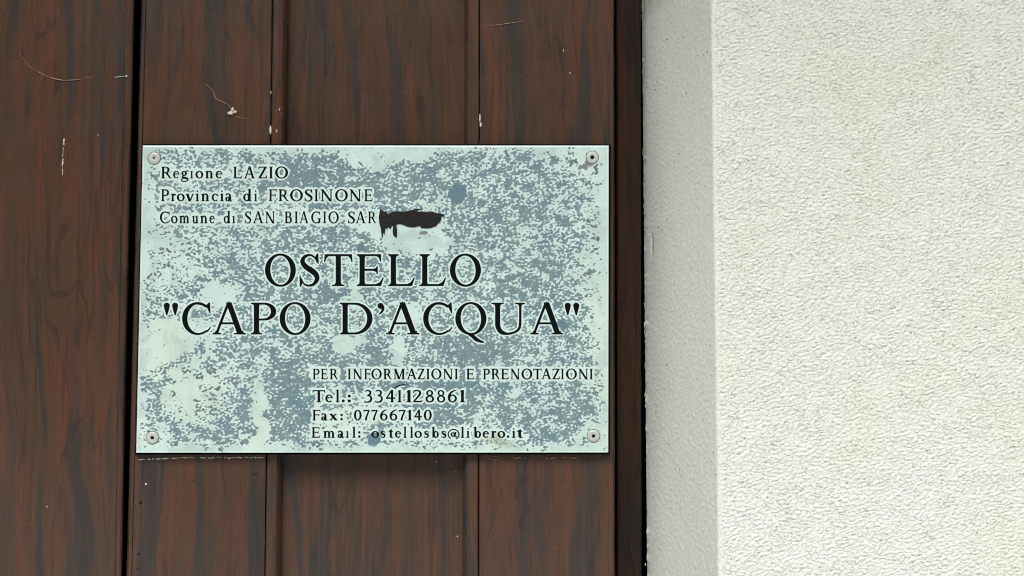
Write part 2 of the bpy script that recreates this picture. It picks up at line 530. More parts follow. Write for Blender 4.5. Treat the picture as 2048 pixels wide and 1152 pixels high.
# frame post
frame = empty('door_frame', (at(1257, 576, YD).x, YD + .02, 0))
tag(frame, 'narrow dark brown door frame post between the door leaf and the plaster reveal', 'door frame')
FY = YD + .016
sweep('post', [(1231.5, 1233, FY + .006), (1232.5, 1234, FY + .001), (1235, 1236.5, FY), (1278.5, 1280, FY), (1281, 1282.5, FY + .001), (1281.5, 1283, FY + .004)], M_frame, frame, 23.0, .08)
box('stop', at(1180, 576, YD + .05).x, at(1240, 576, YD + .05).x, YD + .075, YD + .10, ZB, ZT, M_back, frame)
box('head', XL, XR - .003, FY, FY + .08, ZT + .003, 2.30 - .001, M_frame, frame)
box('post', XL + .001, at(-2560, 576, YD).x - .01, FY, FY + .08, 0, ZT, M_frame, frame)

# ------------------------------------------------------------------ marks and fibres on the wood
def px_pts(lst, Y):
    return [at(x, y, Y) for x, y in lst]
def smooth_path(pts, n=6):
    out = []
    for i in range(len(pts) - 1):
        p0 = pts[max(i - 1, 0)]; p1 = pts[i]; p2 = pts[i + 1]; p3 = pts[min(i + 2, len(pts) - 1)]
        for k in range(n):
            u = k / n
            out.append(.5 * ((2 * p1) + (p2 - p0) * u + (2 * p0 - 5 * p1 + 4 * p2 - p3) * u * u + (3 * p1 - p0 - 3 * p2 + p3) * u ** 3))
    out.append(pts[-1])
    return out
def strand(name, lst, r0, r1, mat, Y=YD - .0006):
    pp = smooth_path(px_pts(lst, Y))
    n = len(pp)
    rr = [r0 + (r1 - r0) * math.sin(math.pi * i / (n - 1)) for i in range(n)]
    return tube(pp, rr)

v, f = merge([strand('', [(38, 104), (44, 116), (52, 124), (60, 133), (72, 141)], .00005, .00012, M_silk), strand('', [(72, 141), (86, 149), (100, 155)], .00010, .00022, M_silk), strand('', [(98, 154), (112, 158), (128, 161)], .00012, .00042, M_silk),
    strand('', [(126, 160.7), (146, 160), (163, 158)], .00010, .00024, M_silk), strand('', [(166, 157), (176, 155), (187, 153)], .00004, .00012, M_silk)])
o = tag(mesh('dry_fibre', v, f, M_silk, None, True), 'thin curved tan fibre, long arc on the flat left board', 'fibre', 'fibres stuck to the door')
v, f = merge([strand('', [(228, 155), (241, 153), (252, 152)], .00008, .00018, M_silk), blob(at(253, 152.5, YD - .0004), .0007, .0005, .0007, 3)])
tag(mesh('dry_fibre', v, f, M_pale, None, True), 'short pale fibre ending in a white dot beside the black gap', 'fibre', 'fibres stuck to the door')
v, f = merge([strand('', [(412, 168), (426, 182), (432, 197), (446, 204), (457, 210), (463, 222)], .00010, .00024, M_silk),
              strand('', [(470, 232), (482, 236), (499, 237)], .00006, .00014, M_silk)])
fb = mesh('dry_fibre', v, f, M_silk, None, True)
tag(fb, 'curly orange fibre with a white fluff lump, above the plaque', 'fibre', 'fibres stuck to the door')
v, f = merge([blob(at(461, 226, YD - .0006), .0022, .0008, .0013, 5), blob(at(470, 224, YD - .0006), .0014, .0008, .0009, 6), blob(at(465, 219, YD - .0008), .0009, .0007, .0014, 8)])
mesh('fluff', v, f, M_pale, fb, True)
v, f = strand('', [(979, 51), (1000, 49), (1022, 46), (1049, 42)], .00006, .00020, M_silk)
tag(mesh('dry_fibre', v, f, M_silk, None, True), 'faint reddish hairline fibre near the top of the right plank', 'fibre', 'fibres stuck to the door')
v, f = merge([strand('', [(827, 179), (823, 188), (828, 200)], .0001, .0003, M_silk, YD + D2 - .0002), strand('', [(775, 181), (800, 174), (825, 181)], .00004, .00012, M_silk, YD + D2),
              strand('', [(832, 196), (845, 190), (858, 188)], .00004, .00012, M_silk, YD + D2)])
tag(mesh('dry_fibre', v, f, M_faint, None, True), 'small curled fibre in the middle of the sunk panel above the plaque', 'fibre', 'fibres stuck to the door')

def flecks(lst, parent, mat=M_pale, name='paint_fleck'):
    for i, (x, y, rx, rz, Y) in enumerate(lst):
        v, f = blob(at(x, y, Y), rx * .00032, .00035, rz * .00032, i + x)
        mesh(name, v, f, mat, parent, True)
flecks([(196, 270, 1.4, 1.4, YD), (94, 1013, 1.3, 1.6, YD)], left)
flecks([(127.5 - (y - 280) * .045 + random.uniform(-.7, .7), y, random.uniform(.5, 1.5) * (1.4 if 318 < y < 332 or y < 290 else .8), random.uniform(1.5, 4), YD) for y in [280, 283, 288, 297, 301, 307, 311, 318, 321, 325, 329, 336, 341, 344, 348]], left, M_pale, 'drip_mark')
flecks([(541, 260, 2.4, 9, YD), (553, 262, 1.6, 3, YD), (542, 185, 1.2, 3, YD), (292, 968, 2.4, 2, YD), (1140, 146, 1.2, 2.6, YD), (1127, 101, .9, 2.6, YD),
        (960, 237, 1.7, 9, YD), (961.5, 249, 2.4, 5, YD), (873, 923, 1.4, 1.8, YD + D2), (912, 943, 2, .8, YD + D2), (915, 1073, 1.6, 1.6, YD + D2),
        (559, 219, 1.5, 2, YD), (960, 286, 1.2, 1.2, YD)], right)
flecks([(510, 948, 5, 2.2, YD), (281, 1005, 3, 5, YD), (277, 1108, 2.6, 1.6, YD), (276, 1137, 2.4, 1.8, YD), (385, 960, 4, 1, YD)], right, M_tar, 'dark_fleck')
flecks([(343, 1080, 2, 1.6, YD), (1110, 1098, 6, 1.2, YD), (564, 229, 1, 6, YD)], right, M_faint, 'scuff')

# pale broken line of old glue under the plaque
def residue(x0, x1, y, mat, dens_, name, lab):
    parts = []
    x = x0
    i = 0
    while x < x1:
        L = random.uniform(3, 16)
        if random.random() < dens_:
            yy = lambda q: y(q) + random.uniform(-1.1, 1.1)
            pts = [(x + L * k / 3, yy(x + L * k / 3)) for k in range(4)]
            parts.append(strand('', pts, .00008, random.uniform(.0002, .0007), mat, YD - .0002))
        x += L * random.uniform(.7, 1.3); i += 1
    v, f = merge(parts)
    o = mesh(name, v, f, mat, right, True)
    o['label'] = lab
residue(276, 528, lambda q: 919.5 - 4.5 * min(1, (q - 276) / 90), M_pale, .85, 'glue_line', 'broken pale line of old glue under the left half of the plaque')
residue(1020, 1208, lambda q: 915.5, M_silk, .55, 'glue_line', 'faint tan line of old glue under the right half of the plaque')
v, f = merge([strand('', [(964, 914), (985, 918), (1003, 920), (1005, 916), (990, 913), (970, 912)], .00008, .0002, M_silk)])
mesh('glue_curl', v, f, M_silk, right, True)

# ================================================================== PLAQUE
YP = YD - .0065            # front plane of the plate
cTL, cTR, cBR, cBL = (285.5, 290.5), (1217.5, 291), (1216.5, 905), (272.5, 905.5)
def warp_uv(u, v):
    """u,v in 0..1 (v down) -> photo px, true perspective quad"""
    x = (cTL[0] * (1 - u) + cTR[0] * u) * (1 - v) + (cBL[0] * (1 - u) + cBR[0] * u) * v
    y = (cTL[1] * (1 - u) + cTR[1] * u) * (1 - v) + (cBL[1] * (1 - u) + cBR[1] * u) * v
    return x, y
plaque = empty('plaque', at(745, 905, YP + .004))
tag(plaque, 'pale weathered metal plaque with black engraved lettering, riveted across the brown wooden door', 'plaque')

# ---- glyph construction: serif capitals, 100 units tall -------------------------------------------
class G:
    def __init__(s, W, H):
        s.W, s.H, s.sh = W, H, []
        s.t = 4.6
    def poly(s, *p):
        s.sh.append(([tuple(q) for q in p], []))
    def rect(s, x0, y0, x1, y1):
        s.poly((x0, y0), (x1, y0), (x1, y1), (x0, y1))
    def serif(s, x, w, y, l, r, up=1):
        t = s.t; u = up
        s.poly((x - w / 2 - l, y), (x + w / 2 + r, y), (x + w / 2 + r, y + u * t * .75), (x + w / 2 + min(2.5, r), y + u * t * 1.25), (x + w / 2, y + u * t * 2.4),
               (x - w / 2, y + u * t * 2.4), (x - w / 2 - min(2.5, l), y + u * t * 1.25), (x - w / 2 - l, y + u * t * .75))
    def stem(s, x, y0=0, y1=100, w=None, top=(9, 9), bot=(9, 9)):
        w = w or s.W
        s.rect(x - w / 2, y0, x + w / 2, y1)
        if bot: s.serif(x, w, y0, bot[0], bot[1], 1)
        if top: s.serif(x, w, y1, top[0], top[1], -1)
    def flag(s, x, y, w=None, l=9):
        """slanted head serif of a lower-case stem"""
        w = w or s.W
        s.poly((x - w / 2 - l, y - 5.5), (x + w / 2 - 1, y + 2.5), (x + w / 2, y + 2.5), (x + w / 2, y - 12), (x - w / 2, y - 12), (x - w / 2, y - 8), (x - w / 2 - l, y - 8.5))
    def line(s, a, b, w, w2=None):
        w2 = w if w2 is None else w2
        d = math.hypot(b[0] - a[0], b[1] - a[1]); n = (-(b[1] - a[1]) / d, (b[0] - a[0]) / d)
        s.poly((a[0] + n[0] * w / 2, a[1] + n[1] * w / 2), (a[0] - n[0] * w / 2, a[1] - n[1] * w / 2),
               (b[0] - n[0] * w2 / 2, b[1] - n[1] * w2 / 2), (b[0] + n[0] * w2 / 2, b[1] + n[1] * w2 / 2))
    def hdiag(s, a, b, w):
        """diagonal bar, w measured horizontally, ends cut level"""
        s.poly((a[0] - w / 2, a[1]), (a[0] + w / 2, a[1]), (b[0] + w / 2, b[1]), (b[0] - w / 2, b[1]))
    def curve(s, pts, ws, n=7):
        P_ = [Vector((a, b)) for a, b in pts]
        c, wd = [], []
        for i in range(len(P_) - 1):
            p0, p1, p2, p3 = P_[max(i - 1, 0)], P_[i], P_[i + 1], P_[min(i + 2, len(P_) - 1)]
            for k in range(n):
                u = k / n
                c.append(.5 * ((2 * p1) + (p2 - p0) * u + (2 * p0 - 5 * p1 + 4 * p2 - p3) * u * u + (3 * p1 - p0 - 3 * p2 + p3) * u ** 3))
                u2 = u * u * (3 - 2 * u)
                wd.append(ws[i] * (1 - u2) + ws[i + 1] * u2)
        c.append(P_[-1]); wd.append(ws[-1])
        s.ribbon(c, wd)
    def ribbon(s, c, wd):
        # as a chain of quads, so a tight bend never turns inside out
        L, Rr = [], []
        for i in range(len(c)):
            t_ = (c[min(i + 1, len(c) - 1)] - c[max(i - 1, 0)]).normalized()
            n_ = Vector((-t_.y, t_.x)) * wd[i] / 2
            L.append(c[i] + n_); Rr.append(c[i] - n_)
        s.sh.append(([tuple(p) for p in L] + [tuple(p) for p in reversed(Rr)], []))
    def arc(s, cx, cy, rx, ry, a0, a1, wf, n=26):
        c, wd = [], []
        for i in range(n + 1):
            a = R(a0 + (a1 - a0) * i / n)
            w_ = wf(a)
            c.append(Vector((cx + (rx - w_ / 2) * math.cos(a), cy + (ry - w_ / 2) * math.sin(a)))); wd.append(w_)
        s.ribbon(c, wd)
    def ring(s, cx, cy, rx, ry, wx, wy, n=40, tilt=0.0):
        o = [(cx + rx * math.cos(2 * math.pi * i / n), cy + ry * math.sin(2 * math.pi * i / n)) for i in range(n)]
        h = []
        for i in range(n):
            a = 2 * math.pi * i / n
            x, y = (rx - wx) * math.cos(a), (ry - wy) * math.sin(a)
            h.append((cx + x * math.cos(tilt) - y * math.sin(tilt), cy + x * math.sin(tilt) + y * math.cos(tilt)))
        s.sh.append((o, [h]))
    def dot(s, x, y, r):
        s.poly(*[(x + r * math.cos(2 * math.pi * i / 14), y + r * math.sin(2 * math.pi * i / 14)) for i in range(14)])

def glyph(ch, W, H):
    g = G(W, H)
    xh = 63
    wf = lambda a: H + (W * 1.04 - H) * abs(math.cos(a)) ** 1.4
    def lowbowl(cx, rx):
        g.ring(cx, xh / 2, rx, xh / 2 + 1.5, W * .92, H, tilt=R(6))
    def arch(x):
        g.curve([(x + W * .3, 44), (x + 12, 56), (x + 24, 60.5), (x + 34, 54), (x + 37, 40)], [4, H, H + 3, W * .8, W])
        g.stem(x + 37, 0, 42, top=None, bot=(7, 8))
    if ch == 'O': g.ring(48, 50, 48, 52, W * 1.03, H, tilt=R(3))
    elif ch == 'Q':
        g.ring(48, 50, 48, 52, W * 1.03, H, tilt=R(3))
        g.curve([(36, 2), (50, -3), (64, -15), (78, -22), (91, -25)], [3, 11, 12, 8, 1.5])
    elif ch in 'CG':
        g.arc(50, 50, 50, 52, 50, 308 if ch == 'C' else 300, lambda a: H + (W * 1.05 - H) * max(0, -math.cos(a)) ** 1.2 + (2 if math.sin(a) > .6 and math.cos(a) > 0 else 0))
        if ch == 'C':
            g.poly((87, 101), (90.5, 101), (92, 67), (88.5, 67), (82, 82), (76, 90))
            g.curve([(80, 9.5), (87, 16), (92, 25)], [H, 4.5, 2.5])
        else:
            g.poly((82, 101), (85.5, 101), (87, 70), (83.5, 70), (78, 84), (74, 90))
            g.stem(80, 6, 42, top=(11, 8), bot=None)
            g.curve([(72, 4.5), (80, 7), (87, 10)], [H, H + 2, 3])
    elif ch == 'S':
        g.curve([(53, 74), (47, 88), (32, 97.5), (15, 91), (9.5, 76), (19, 61), (36, 49), (49, 37), (53, 22), (43, 6), (27, 1.5), (13, 8), (5, 25)],
                [3, 5, H, W * .62, W * .85, W, W * 1.08, W, W * .85, W * .55, H, 5, 3])
        g.poly((53, 102), (57, 102), (58, 70), (54.5, 70), (50, 84), (47, 92))
        g.poly((1, -2), (5, -2), (9, 8), (5.5, 20), (4, 33), (.5, 33))
    elif ch == 'T':
        g.stem(45, 0, 98, top=None, bot=(12, 12))
        g.rect(3, 100 - H, 87, 100)
        for m in (1, -1):
            X = lambda x: x if m == 1 else 90 - x
            g.poly((X(0), 75), (X(3.5), 75), (X(7), 86), (X(14), 100 - H), (X(14), 100), (X(2), 100))
    elif ch in 'EFL':
        g.stem(9 + W / 2, 0, 100, top=(9, 9), bot=(9, 9))
        x0 = 9 + W / 2
        if ch in 'EF':
            g.rect(x0, 100 - H, 74, 100)
            g.poly((62, 100), (76, 100), (76.5, 77), (73, 77), (70, 88), (62, 100 - H))
            g.rect(x0, 48, 62, 48 + H)
            g.poly((50, 48 + H), (50, 48), (60, 45), (63, 37), (66, 37), (66, 63), (63, 63), (60, 56))
        if ch in 'EL':
            g.rect(x0, 0, 76, H)
            g.poly((60, 0), (76, 0), (85, 27), (81.5, 27), (72, 12), (60, H))
    elif ch == 'I': g.stem(9 + W / 2)
    elif ch == 'A':
        g.hdiag((12.5, 2), (50, 100), H + 2.5)
        g.hdiag((87, 2), (51, 101), W * 1.12)
        g.poly((48, 92), (56, 92), (53.5, 104), (50.5, 104))
        g.rect(28, 32, 74, 32 + H)
        g.serif(12.5, H, 0, 9.5, 12, 1); g.serif(88, W, 0, 13, 9, 1)
    elif ch in 'PRB':
        x0 = 9 + W / 2
        rt = 79 if ch == 'P' else (72 if ch == 'R' else 68)
        bt = 44 if ch != 'B' else 49
        g.stem(x0, 0, 100, top=(9, 6), bot=(9, 10 if ch != 'B' else 4))
        cy = (100 + bt) / 2
        g.rect(x0, 100 - H, 42, 100); g.rect(x0, bt, 42, bt + H)
        g.arc(42, cy, rt - 42, (100 - bt) / 2, 90, -90, wf)
        if ch == 'B':
            g.rect(x0, 0, 44, H)
            g.arc(44, (bt + H) / 2, 31, (bt + H) / 2, 90, -90, wf)
        if ch == 'R':
            g.poly((36, bt + 3), (36 + W * 1.15, bt + 4), (82, 7), (91, 3.5), (93, 0), (76, 0), (69, 4))
    elif ch == 'D':
        x0 = 9 + W / 2
        g.stem(x0, 0, 100, top=(9, 6), bot=(9, 6))
        g.rect(x0, 100 - H, 48, 100); g.rect(x0, 0, 48, H)
        g.arc(48, 50, 56, 50, 90, -90, wf)
    elif ch == 'U':
        g.stem(9 + W / 2 + 4, 34, 100, top=(13, 12), bot=None)
        xr = 94
        xl = 9 + W / 2 + 4
        g.curve([(xl, 38), (xl + 1, 24), (xl + 11, 8), (54, 2), (78, 8), (xr - 3, 20), (xr, 38)], [W, W, W * .85, H + 1, H + 1, H + 2, H + 2])
        g.stem(xr, 34, 100, w=H + 2, top=(14, 12), bot=None)
    elif ch == 'N':
        g.rect(17 - (H + 2) / 2, 0, 17 + (H + 2) / 2, 92); g.serif(17, H + 2, 0, 10, 10, 1)
        g.hdiag((88, -2), (14, 100), W * 1.25)
        g.rect(0, 95.5, 20, 100)
        g.rect(90 - (H + 2) / 2, 0, 90 + (H + 2) / 2, 100); g.serif(90, H + 2, 100, 10, 10, -1)
    elif ch == 'M':
        g.rect(13, 0, 13 + H + 1, 96); g.serif(13 + (H + 1) / 2, H + 1, 0, 9, 9, 1)
        g.hdiag((57, 0), (20, 100), W * 1.15); g.hdiag((57, 0), (96, 100), H + 3)
        g.stem(99, 0, 100, top=(3, 9), bot=(9, 9)); g.rect(3, 95.5, 24, 100)
    elif ch == 'Z':
        g.rect(5, 100 - H, 78, 100); g.rect(4, 0, 80, H)
        g.hdiag((11, 2), (71, 98), W * 1.2)
        g.poly((2, 76), (5.5, 76), (16, 100 - H), (16, 100), (4, 100))
        g.poly((84, 27), (80.5, 27), (68, H), (68, 0), (80, 0))
    elif ch == '"':
        for x in (9.5, 36):
            g.poly(*[(x + 9.5 * math.cos(a), 91 + 9 * math.sin(a)) for a in [math.pi * i / 10 for i in range(11)]], (x - 7.5, 80), (x - 1.6, 60), (x + 1.6, 60), (x + 7.5, 80))
    elif ch == "'":
        g.dot(9.5, 90, 9.5)
        g.curve([(15, 90), (17, 80), (12, 70), (3, 63)], [10, 9, 6, 2])
    elif ch == 'o': lowbowl(31, 31)
    elif ch in 'ec':
        wl = lambda a: H + (W * .95 - H) * max(0, -math.cos(a)) ** 1.1 + (max(0, math.cos(a)) * 3)
        g.arc(31, xh / 2, 30, xh / 2 + 1.5, 5 if ch == 'e' else 45, 318, wl)
        if ch == 'e': g.rect(8, 34, 57, 34 + H * .8)
        else: g.dot(50, 49, W * .42)
    elif ch in 'nm':
        x = 9 + W / 2
        g.stem(x, 0, xh, top=None, bot=(9, 7)); g.flag(x, xh)
        arch(x)
        if ch == 'm': arch(x + 37)
    elif ch == 'u':
        x = 9 + W / 2
        g.stem(x, 18, xh, top=None, bot=None); g.flag(x, xh)
        g.curve([(x, 20), (x + 4, 6), (x + 14, 2.5), (x + 27, 7), (x + 36, 18)], [W, W * .8, H + 2, H, 4])
        g.stem(x + 37, 0, xh, top=None, bot=(0, 9)); g.flag(x + 37, xh)
    elif ch == 'r':
        x = 9 + W / 2
        g.stem(x, 0, xh, top=None, bot=(9, 10)); g.flag(x, xh)
        g.curve([(x + W * .3, 42), (x + 10, 54), (x + 20, 59)], [4, H + 1, H + 2]); g.dot(x + 22, 55, W * .45)
    elif ch in 'iıl':
        x = 9 + W / 2
        g.stem(x, 0, xh if ch != 'l' else 104, top=None, bot=(9, 9)); g.flag(x, xh if ch != 'l' else 104)
        if ch == 'i': g.dot(x, 84, W * .42)
    elif ch == 'd':
        g.ring(27, xh / 2, 27, xh / 2 + 1.5, W * .92, H)
        g.stem(50, 0, 104, top=None, bot=(0, 9)); g.flag(50, 104)
    elif ch == 'b':
        g.ring(9 + W / 2 + 24, xh / 2, 27, xh / 2 + 1.5, W * .92, H)
        g.stem(9 + W / 2, 2, 104, top=None, bot=None); g.flag(9 + W / 2, 104)
    elif ch == 'a':
        g.ring(20, 17, 20, 19, W * .85, H)
        g.curve([(6, 50), (14, 60), (27, 62), (37, 54), (39, 40)], [W * .7, H + 2, H + 1, W * .8, W])
        g.rect(39 - W / 2, 6, 39 + W / 2, 44); g.curve([(39, 12), (42, 4), (54, 2)], [W, W * .7, H])
    elif ch == 'g':
        g.ring(24, 42, 22, 21, W * .85, H)
        g.curve([(20, 22), (10, 14), (16, 6), (34, 3), (50, -2), (52, -14), (36, -26), (18, -27), (4, -20), (6, -8), (20, 1)],
                [H, H + 2, W * .9, W, W * .8, H + 2, H + 1, H + 1, H + 2, H + 1, H])
        g.curve([(40, 58), (48, 63), (58, 62)], [H, H + 1, H + 2])
    elif ch == 'v':
        g.hdiag((30, -1), (11, 61), W * 1.1); g.hdiag((32, -1), (52, 61), H + 2)
        g.rect(0, xh - 4.5, 24, xh); g.rect(42, xh - 4.5, 63, xh)
    elif ch == 'x':
        g.hdiag((52, 2), (13, 61), W * 1.2); g.hdiag((12, 2), (50, 61), H + 2)
        g.rect(2, xh - 4.5, 26, xh); g.rect(41, xh - 4.5, 62, xh); g.rect(0, 0, 24, 4.5); g.rect(38, 0, 65, 4.5)
    elif ch == 's':
        g.curve([(37, 46), (32, 57), (21, 61), (10, 55), (9, 45), (20, 36), (33, 28), (37, 17), (30, 5), (18, 2), (8, 6), (4, 18)],
                [3, 4, H, W * .7, W * .8, W, W, W * .8, W * .6, H, 4, 3])
        g.rect(36, 45, 39.5, 63); g.rect(2, -1, 5.5, 20)
    elif ch == 't':
        g.rect(10, 12, 10 + W, 66); g.poly((0, 57), (12, 74), (10 + W, 82), (10 + W, 60), (8, 60)); g.rect(0, 57, 38, 57 + H)
        g.curve([(10 + W / 2, 16), (14 + W / 2, 5), (26, 1.5), (40, 7)], [W, W * .8, H + 1, 4])
    elif ch in '.:':
        g.dot(12, 11, 12)
        if ch == ':': g.dot(12, 51, 12)
    elif ch == '@':
        g.arc(50, 32, 50, 52, -62, 268 - 30, lambda a: H + 1, 40)
        g.ring(44, 30, 19, 22, W * .7, H)
        g.curve([(66, 54), (62, 34), (60, 18), (68, 9), (80, 12)], [W * .8, W * .8, W * .7, H, H], 6)
        g.arc(50, 32, 50, 52, -62, 20, lambda a: H + 1, 14)
    elif ch == '0': g.ring(32, 50, 32, 52, W * .95, H + 1)
    elif ch == '1':
        g.stem(20, 0, 100, top=None, bot=(11, 11)); g.poly((1, 84), (20 + W / 2, 102), (20 + W / 2, 88), (20 - W / 2, 86), (3, 80))
    elif ch == '2':
        g.curve([(5, 74), (12, 92), (32, 98), (52, 90), (56, 72), (44, 50), (24, 26), (8, 6)], [4, H + 2, H + 2, W * .75, W, W * .8, H + 4, H + 2])
        g.poly((4, 0), (66, 0), (76, 18), (73, 20), (62, 11), (18, 11), (4, 4))
    elif ch == '3':
        g.curve([(6, 84), (18, 96), (38, 97), (52, 84), (48, 66), (26, 55)], [3, H + 1, H + 2, W, W * .85, H])
        g.curve([(26, 55), (50, 50), (60, 32), (52, 10), (30, 1.5), (8, 3), (0, 12)], [H, W * .7, W, W * .9, H + 1, H + 1, 5])
    elif ch == '4':
        g.rect(52 - W * .55, 0, 52 + W * .55, 102); g.rect(0, 28, 80, 28 + H + 3)
        g.hdiag((4, 30), (48, 100), H + 5)
        g.serif(52, W, 0, 7, 7, 1)
    elif ch == '6':
        g.ring(32, 31, 32, 33, W * .9, H + 1)
        g.curve([(8, 30), (8, 52), (20, 78), (40, 94), (62, 102)], [W * .9, W * .95, W * .8, H + 2, 4])
    elif ch == '7':
        g.rect(2, 90 - H * .3, 58, 100); g.poly((0, 78), (4, 78), (12, 92), (12, 100), (2, 100))
        g.curve([(54, 94), (42, 66), (30, 36), (22, 0)], [H + 3, H + 5, W * .85, W])
    elif ch == '8':
        g.ring(31, 76, 26, 25, W * .75, H + 1, tilt=0); g.ring(32, 27, 32, 29, W * .85, H + 1)
    return g.sh

def inside(pt, poly):
    x, y = pt
    c = 0
    n = len(poly)
    for i in range(n):
        x0, y0 = poly[i]; x1, y1 = poly[(i + 1) % n]
        if (y0 > y) != (y1 > y):
            xx = x0 + (y - y0) / (y1 - y0) * (x1 - x0)
            if xx > x: c += 1 if y1 > y0 else -1
    return c != 0

def union(shapes):
    V, Ed = [], []
    for o, hs_ in shapes:
        for lp in [o] + hs_:
            b = len(V); V += [Vector(p) for p in lp]
            Ed += [(b + i, b + (i + 1) % len(lp)) for i in range(len(lp))]
    ov, oe, of, *_ = delaunay_2d_cdt(V, Ed, [], 0, 1e-4)
    keep = []
    for tr in of:
        cx = sum(ov[i][0] for i in tr) / len(tr); cy = sum(ov[i][1] for i in tr) / len(tr)
        if any(inside((cx, cy), o) and not any(inside((cx, cy), h) for h in hs_) for o, hs_ in shapes):
            keep.append(tuple(tr))
    return [(p[0], p[1]) for p in ov], keep

_gc = {}
def glyph_mesh(ch, W, H):
    k = (ch, W, H)
    if k not in _gc:
        v, f = union(glyph(ch, W, H))
        used = sorted({i for q in f for i in q})
        xs = [v[i][0] for i in used]
        _gc[k] = (v, f, min(xs), max(xs))
    return _gc[k]

HALO = []        # letter triangles in photo px, for the clean rim round the lettering
def text_line(items, ytop, ybase, W, H, label):
    V, Fc = [], []
    cap = ybase - ytop
    for ch, x0, x1 in items:
        v, f, a, b = glyph_mesh(ch, W, H)
        sx = (x1 - x0) / (b - a)
        jx = random.uniform(-.15, .15)
        P_ = [(x0 + jx + (p[0] - a) * sx, ybase - p[1] * cap / 100.0) for p in v]
        for q in f: HALO.append([P_[i] for i in q])
        base = len(V)
        n = len(P_)
        V += [at(x, y, YP - .00022) for x, y in P_] + [at(x, y, YP + .0002) for x, y in P_]
        cnt = {}
        for q in f:
            q2 = tuple(q)
            Fc.append(tuple(base + i for i in q2))
            for i in range(len(q2)):
                e = (q2[i], q2[(i + 1) % len(q2)])
                cnt[e] = 1
        for (i, j) in list(cnt):
            if (j, i) not in cnt:
                Fc.append((base + j, base + i, base + n + i, base + n + j))
    o = mesh('lettering', V, Fc, M_black, plaque)
    o['label'] = label
    return o

L = lambda s: [(a, float(b), float(c)) for a, b, c in [q.split(',') for q in s.split()]]
SW, SH = 17.5, 8.0
text_line(L("R,322,343.9 e,346.2,358.5 g,361.7,377 ı,380,386.3 o,390.7,406.4 n,410.1,426.5 e,431,444.7 L,466.5,485 A,487.7,510.3 Z,516.5,534.2 I,537.6,545.9 O,550,575.9"),
          333.2, 356.6, SW, SH, 'topmost small line of black text')
text_line(L("P,322,338 r,341.7,351.7 o,353.8,369.5 v,371.5,388.6 i,390.7,398.2 n,401.9,418.7 c,423.5,436.5 i,439.9,448.1 a,450.6,463.8 d,486.4,503.5 i,508.3,514.4 "
            "F,537.5,553.5 R,556.9,578.1 O,580.2,605.9 S,609.1,625 I,628.7,636.2 N,641,665.6 O,670.1,695.7 N,698.4,722.4 E,728.5,745.6"),
          378.6, 402.3, SW, SH, 'second small line of black text')
text_line(L("C,319.6,339.4 o,341.7,355.1 m,358.5,378.6 u,383.8,396.8 n,400.2,415 e,418.7,429.6 d,447.4,461.1 ı,464.2,470.2 S,489.8,502.5 A,505.8,526.7 N,530.4,549.9 "
            "B,569.2,584 I,589,595.8 A,599,617.1 G,622.3,642 I,646,652.6 O,656.7,677.5 S,695.7,709.8 A,711.4,731.2 R,736,753.1"),
          423, 446.4, SW, SH, 'third small line of black text, ending at the black smear')
text_line(L("O,529.9,591.6 S,599,638.9 T,647.8,705 E,713.4,767.8 L,776,829.9 L,838.6,892.5 O,899.7,961.9"), 508.3, 572, 16.2, 6.0, 'large black word in the middle of the plaque')
text_line(L("\",327.6,356.2 C,364.1,421.7 A,424.9,491.5 P,501.8,552.3 O,559.2,621.1 D,679.5,745 ',755,769 A,771.8,838.8 C,846.3,905 Q,910.8,973 U,982.3,1050.4 A,1060,1126.7 \",1129.2,1158.5"),
          605.3, 668.7, 16.2, 6.0, 'large black words in quotation marks')
text_line(L("P,625.3,639.2 E,641.7,655.8 R,659.3,676.4 I,695.4,702 N,706.1,724.6 F,728.3,741.3 O,742.6,763.5 R,766.7,784.3 M,787.1,810 A,813.5,833.6 Z,835,849.6 I,852.6,859.4 O,862.5,883 "
            "N,886.2,905.5 I,909,915.8 E,932.9,949.1 P,966.2,979.9 R,982.5,1000.4 E,1002.1,1018.3 N,1020.9,1039.7 O,1042.8,1064.5 T,1066.2,1083.8 A,1082.8,1103 Z,1104.7,1120 I,1121.8,1128.2 "
            "O,1132,1153.9 N,1156.8,1176.4 I,1179,1185.8"), 737.4, 758.5, 18.5, 8.5, 'line of small black capitals, upper one of the contact lines')
text_line(L("T,624.6,650.3 e,650.6,665.8 l,671.1,679.4 .,683.3,689.4 :,695.4,701.7 3,728,744.7 3,749.6,765.6 4,771.1,790.6 1,794.5,804 1,811,824.6 2,826,845.4 8,850.9,868 8,873.9,890.7 6,895.8,914 1,918.5,931.2"),
          780.2, 804.4, SW, SH + .5, 'black telephone line')
text_line(L("F,624.6,640.6 a,642.2,654.4 x,657.9,675.3 :,680.6,685.7 0,707.9,723.2 7,726.7,739.2 7,742.6,755.1 6,760,775.3 6,779.2,794.7 7,797.8,811.1 1,814.5,824.6 4,828.3,843.3 0,847.5,863.5"),
          819.6, 840.6, 18.5, 8.8, 'black fax line')
text_line(L("E,623.2,640.8 m,646.4,669.7 a,675,687.1 ı,691.7,697.8 l,704.4,711.4 :,716.3,721.1 o,742.6,757.9 s,761.4,771.1 t,776.9,786.4 e,789.9,802.4 l,806.8,813.5 l,819.7,826.7 "
            "o,828.8,844 s,848.4,858 b,862.8,877.5 s,882.8,892.7 @,895.3,919.2 l,921.6,928.8 i,932.8,939.4 b,946.6,962 e,965.4,978.2 r,981.6,992.7 o,995,1010.7 .,1013.5,1018.5 i,1023.5,1031.2 t,1033.7,1045.7"),
          854.4, 875.4, 18.5, 8.8, 'black email line, lowest text')

